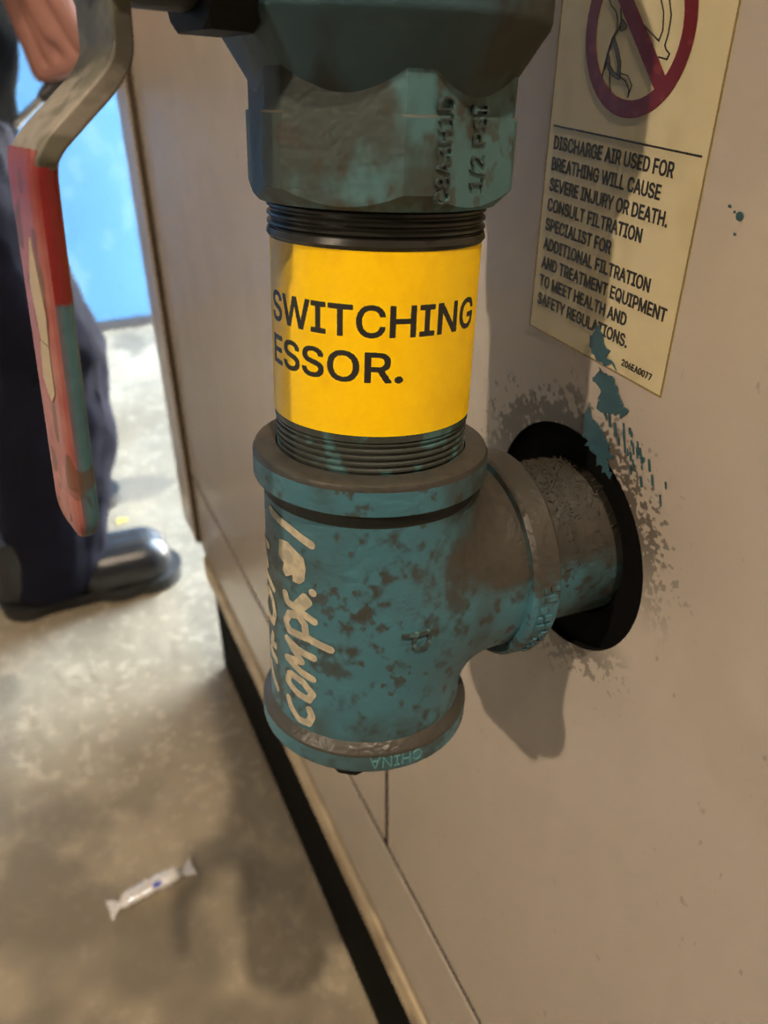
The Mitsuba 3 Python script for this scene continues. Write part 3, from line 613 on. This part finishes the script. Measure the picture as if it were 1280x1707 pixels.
def boot(heel_x, cy, yaw=0.0):
    """work boot along +x with its heel at heel_x: upper with round toe cap, then the sole"""
    z0 = FL
    up = blob([(V(.055, 0, .055), .044, V(.055, 0, .135), .050), (V(.045, 0, .05), .040, V(.15, 0, .045), .042), (V(.07, 0, .10), .046, V(.17, 0, .052), .042), (V(.17, -.012, .048), .044, V(.245, -.010, .046), .045), (V(.17, .012, .048), .044, V(.245, .010, .046), .045)], .006, 8)
    up = mf(up) - mbox(-1, 1, -1, 1, -1, .020) - mbox(-1, 1, -1, 1, .150, 1)
    outl = unary_union([Point(.055, 0).buffer(.046), Point(.25, 0).buffer(.052), LineString([(.055, 0), (.25, 0)]).buffer(.040), Point(.20, 0).buffer(.053)]).buffer(.02).buffer(-.02)
    sl = extr(outl, .022)
    welt = extr(outl.buffer(.003), .006); welt.apply_translation((0, 0, .018))
    out = []
    for m in (up, sl, welt):
        m = tm(m).copy(); m.apply_transform(trimesh.transformations.rotation_matrix(yaw, (0, 0, 1))); m.apply_translation((heel_x, cy, z0+.0005)); out.append(m)
    return out
for k, (hx, cy, yw) in enumerate([(-.145, 1.205, -.02), (-.20, 1.475, .1)]):
    u, s, w = boot(hx, cy, yw); bk = padd(pe+'__boot', u, 'm_boot', 40)
    padd(bk+'__sole', trimesh.util.concatenate([s, w]), 'm_sole', 30)
padd(pe+'__sock', blob([(ankR+V(.012, .02, -.0), .058, ankR+V(.02, .02, -.04), .056)], .006, 3), 'm_sock', True)
# tool in the hand: dark handle, bright tip
tl = 'screwdriver'
tag(tl, 'dark handled screwdriver with a bright tip held in the hand behind the red lever', 'hand tool')
a, b, c = V(.160, 1.21, -.060), V(.092, 1.21, -.106), V(.054, 1.21, -.134)
padd(tl+'__handle', blob([(a, .012, a*.4+b*.6, .013), (a*.4+b*.6, .013, b, .009)], .003, 4), 'm_handle', True)
padd(tl+'__shaft', blob([(b, .005, c, .005), (c, .006, c+(c-b)*.12, .0055)], .002, 2), 'm_chrome', True)

# ------------------------------------------------------------------ litter on the floor
cw = 'candy_wrapper'
tag(cw, 'crumpled silvery white wrapper with twisted ends lying on the concrete floor', 'wrapper')
p0, p1 = V(-.052, .598, FL), V(.028, .609, FL)
def wrapper_mesh(t0, t1, prof, n=40, m_=20, seed=0):
    ax = (p1-p0); L = np.linalg.norm(ax); ax /= L; sd = np.cross([0, 0, 1], ax); rings = []
    for i in range(n+1):
        t = t0+(t1-t0)*i/n; w, h = prof(t)
        for k in range(m_):
            a = 2*math.pi*k/m_; q = p0+ax*L*t+sd*w*math.cos(a)+V(0, 0, 1)*(h+.0006+h*math.sin(a))
            rings.append(q)
    v = np.array(rings); v = v+((meshkit.fbm(v*170, 3, seed)-.5)*.005)[:, None]*np.array([1, 1, .8]); v[:, 2] = np.maximum(v[:, 2], FL+.0004)
    f = []
    for i in range(n):
        for k in range(m_):
            a, b = i*m_+k, i*m_+(k+1) % m_; f += [(a, b, b+m_), (a, b+m_, a+m_)]
    for base in (0, n*m_):
        c = len(v); v = np.vstack([v, v[base:base+m_].mean(0)]); f += [(c, base+k, base+(k+1) % m_) for k in range(m_)]
    t = trimesh.Trimesh(v, f, process=False); trimesh.repair.fix_normals(t); return t
padd(cw+'__tube', wrapper_mesh(.06, .94, lambda t: (.0095*min(1, .45+9*min(t-.06, .94-t)), .0055*min(1, .35+9*min(t-.06, .94-t)))), 'm_wrapper', False)
padd(cw+'__twisted_end', wrapper_mesh(-.10, .06, lambda t: (.0035+.075*max(0, .0-t+.04), .0016), 14, 16, 4), 'm_wrapper', False)
padd(cw+'__twisted_end', wrapper_mesh(.94, 1.12, lambda t: (.0035+.06*max(0, t-.96), .0016), 14, 16, 6), 'm_wrapper', False)
bp = trimesh.creation.icosphere(2, 1.0); bp.vertices *= [.006, .0035, .0012]; bp.apply_translation(p0*.42+p1*.58+V(0, -.004, .0105))
padd(cw+'__blue_print', bp, 'm_blue_print', True)
for i, (x, y, txt) in enumerate([(.088, 1.40, 'larger yellow scrap on the floor beyond the boot toe'), (.050, 1.41, 'smaller yellow scrap on the floor nearer the trouser leg')]):
    q = extr(rag([(x-.012, y-.008), (x+.010, y-.007), (x+.013, y+.006), (x-.008, y+.009)], 30+i, .003, .006), .002); q.apply_translation((0, 0, FL+.0003))
    if i: q.apply_translation((-x, -y, 0)); q.apply_scale((.6, .8, 1)); q.apply_translation((x, y, 0))
    k = padd('floor_scrap', q, 'm_yellow_scrap', False); tag(k, txt, 'scrap')
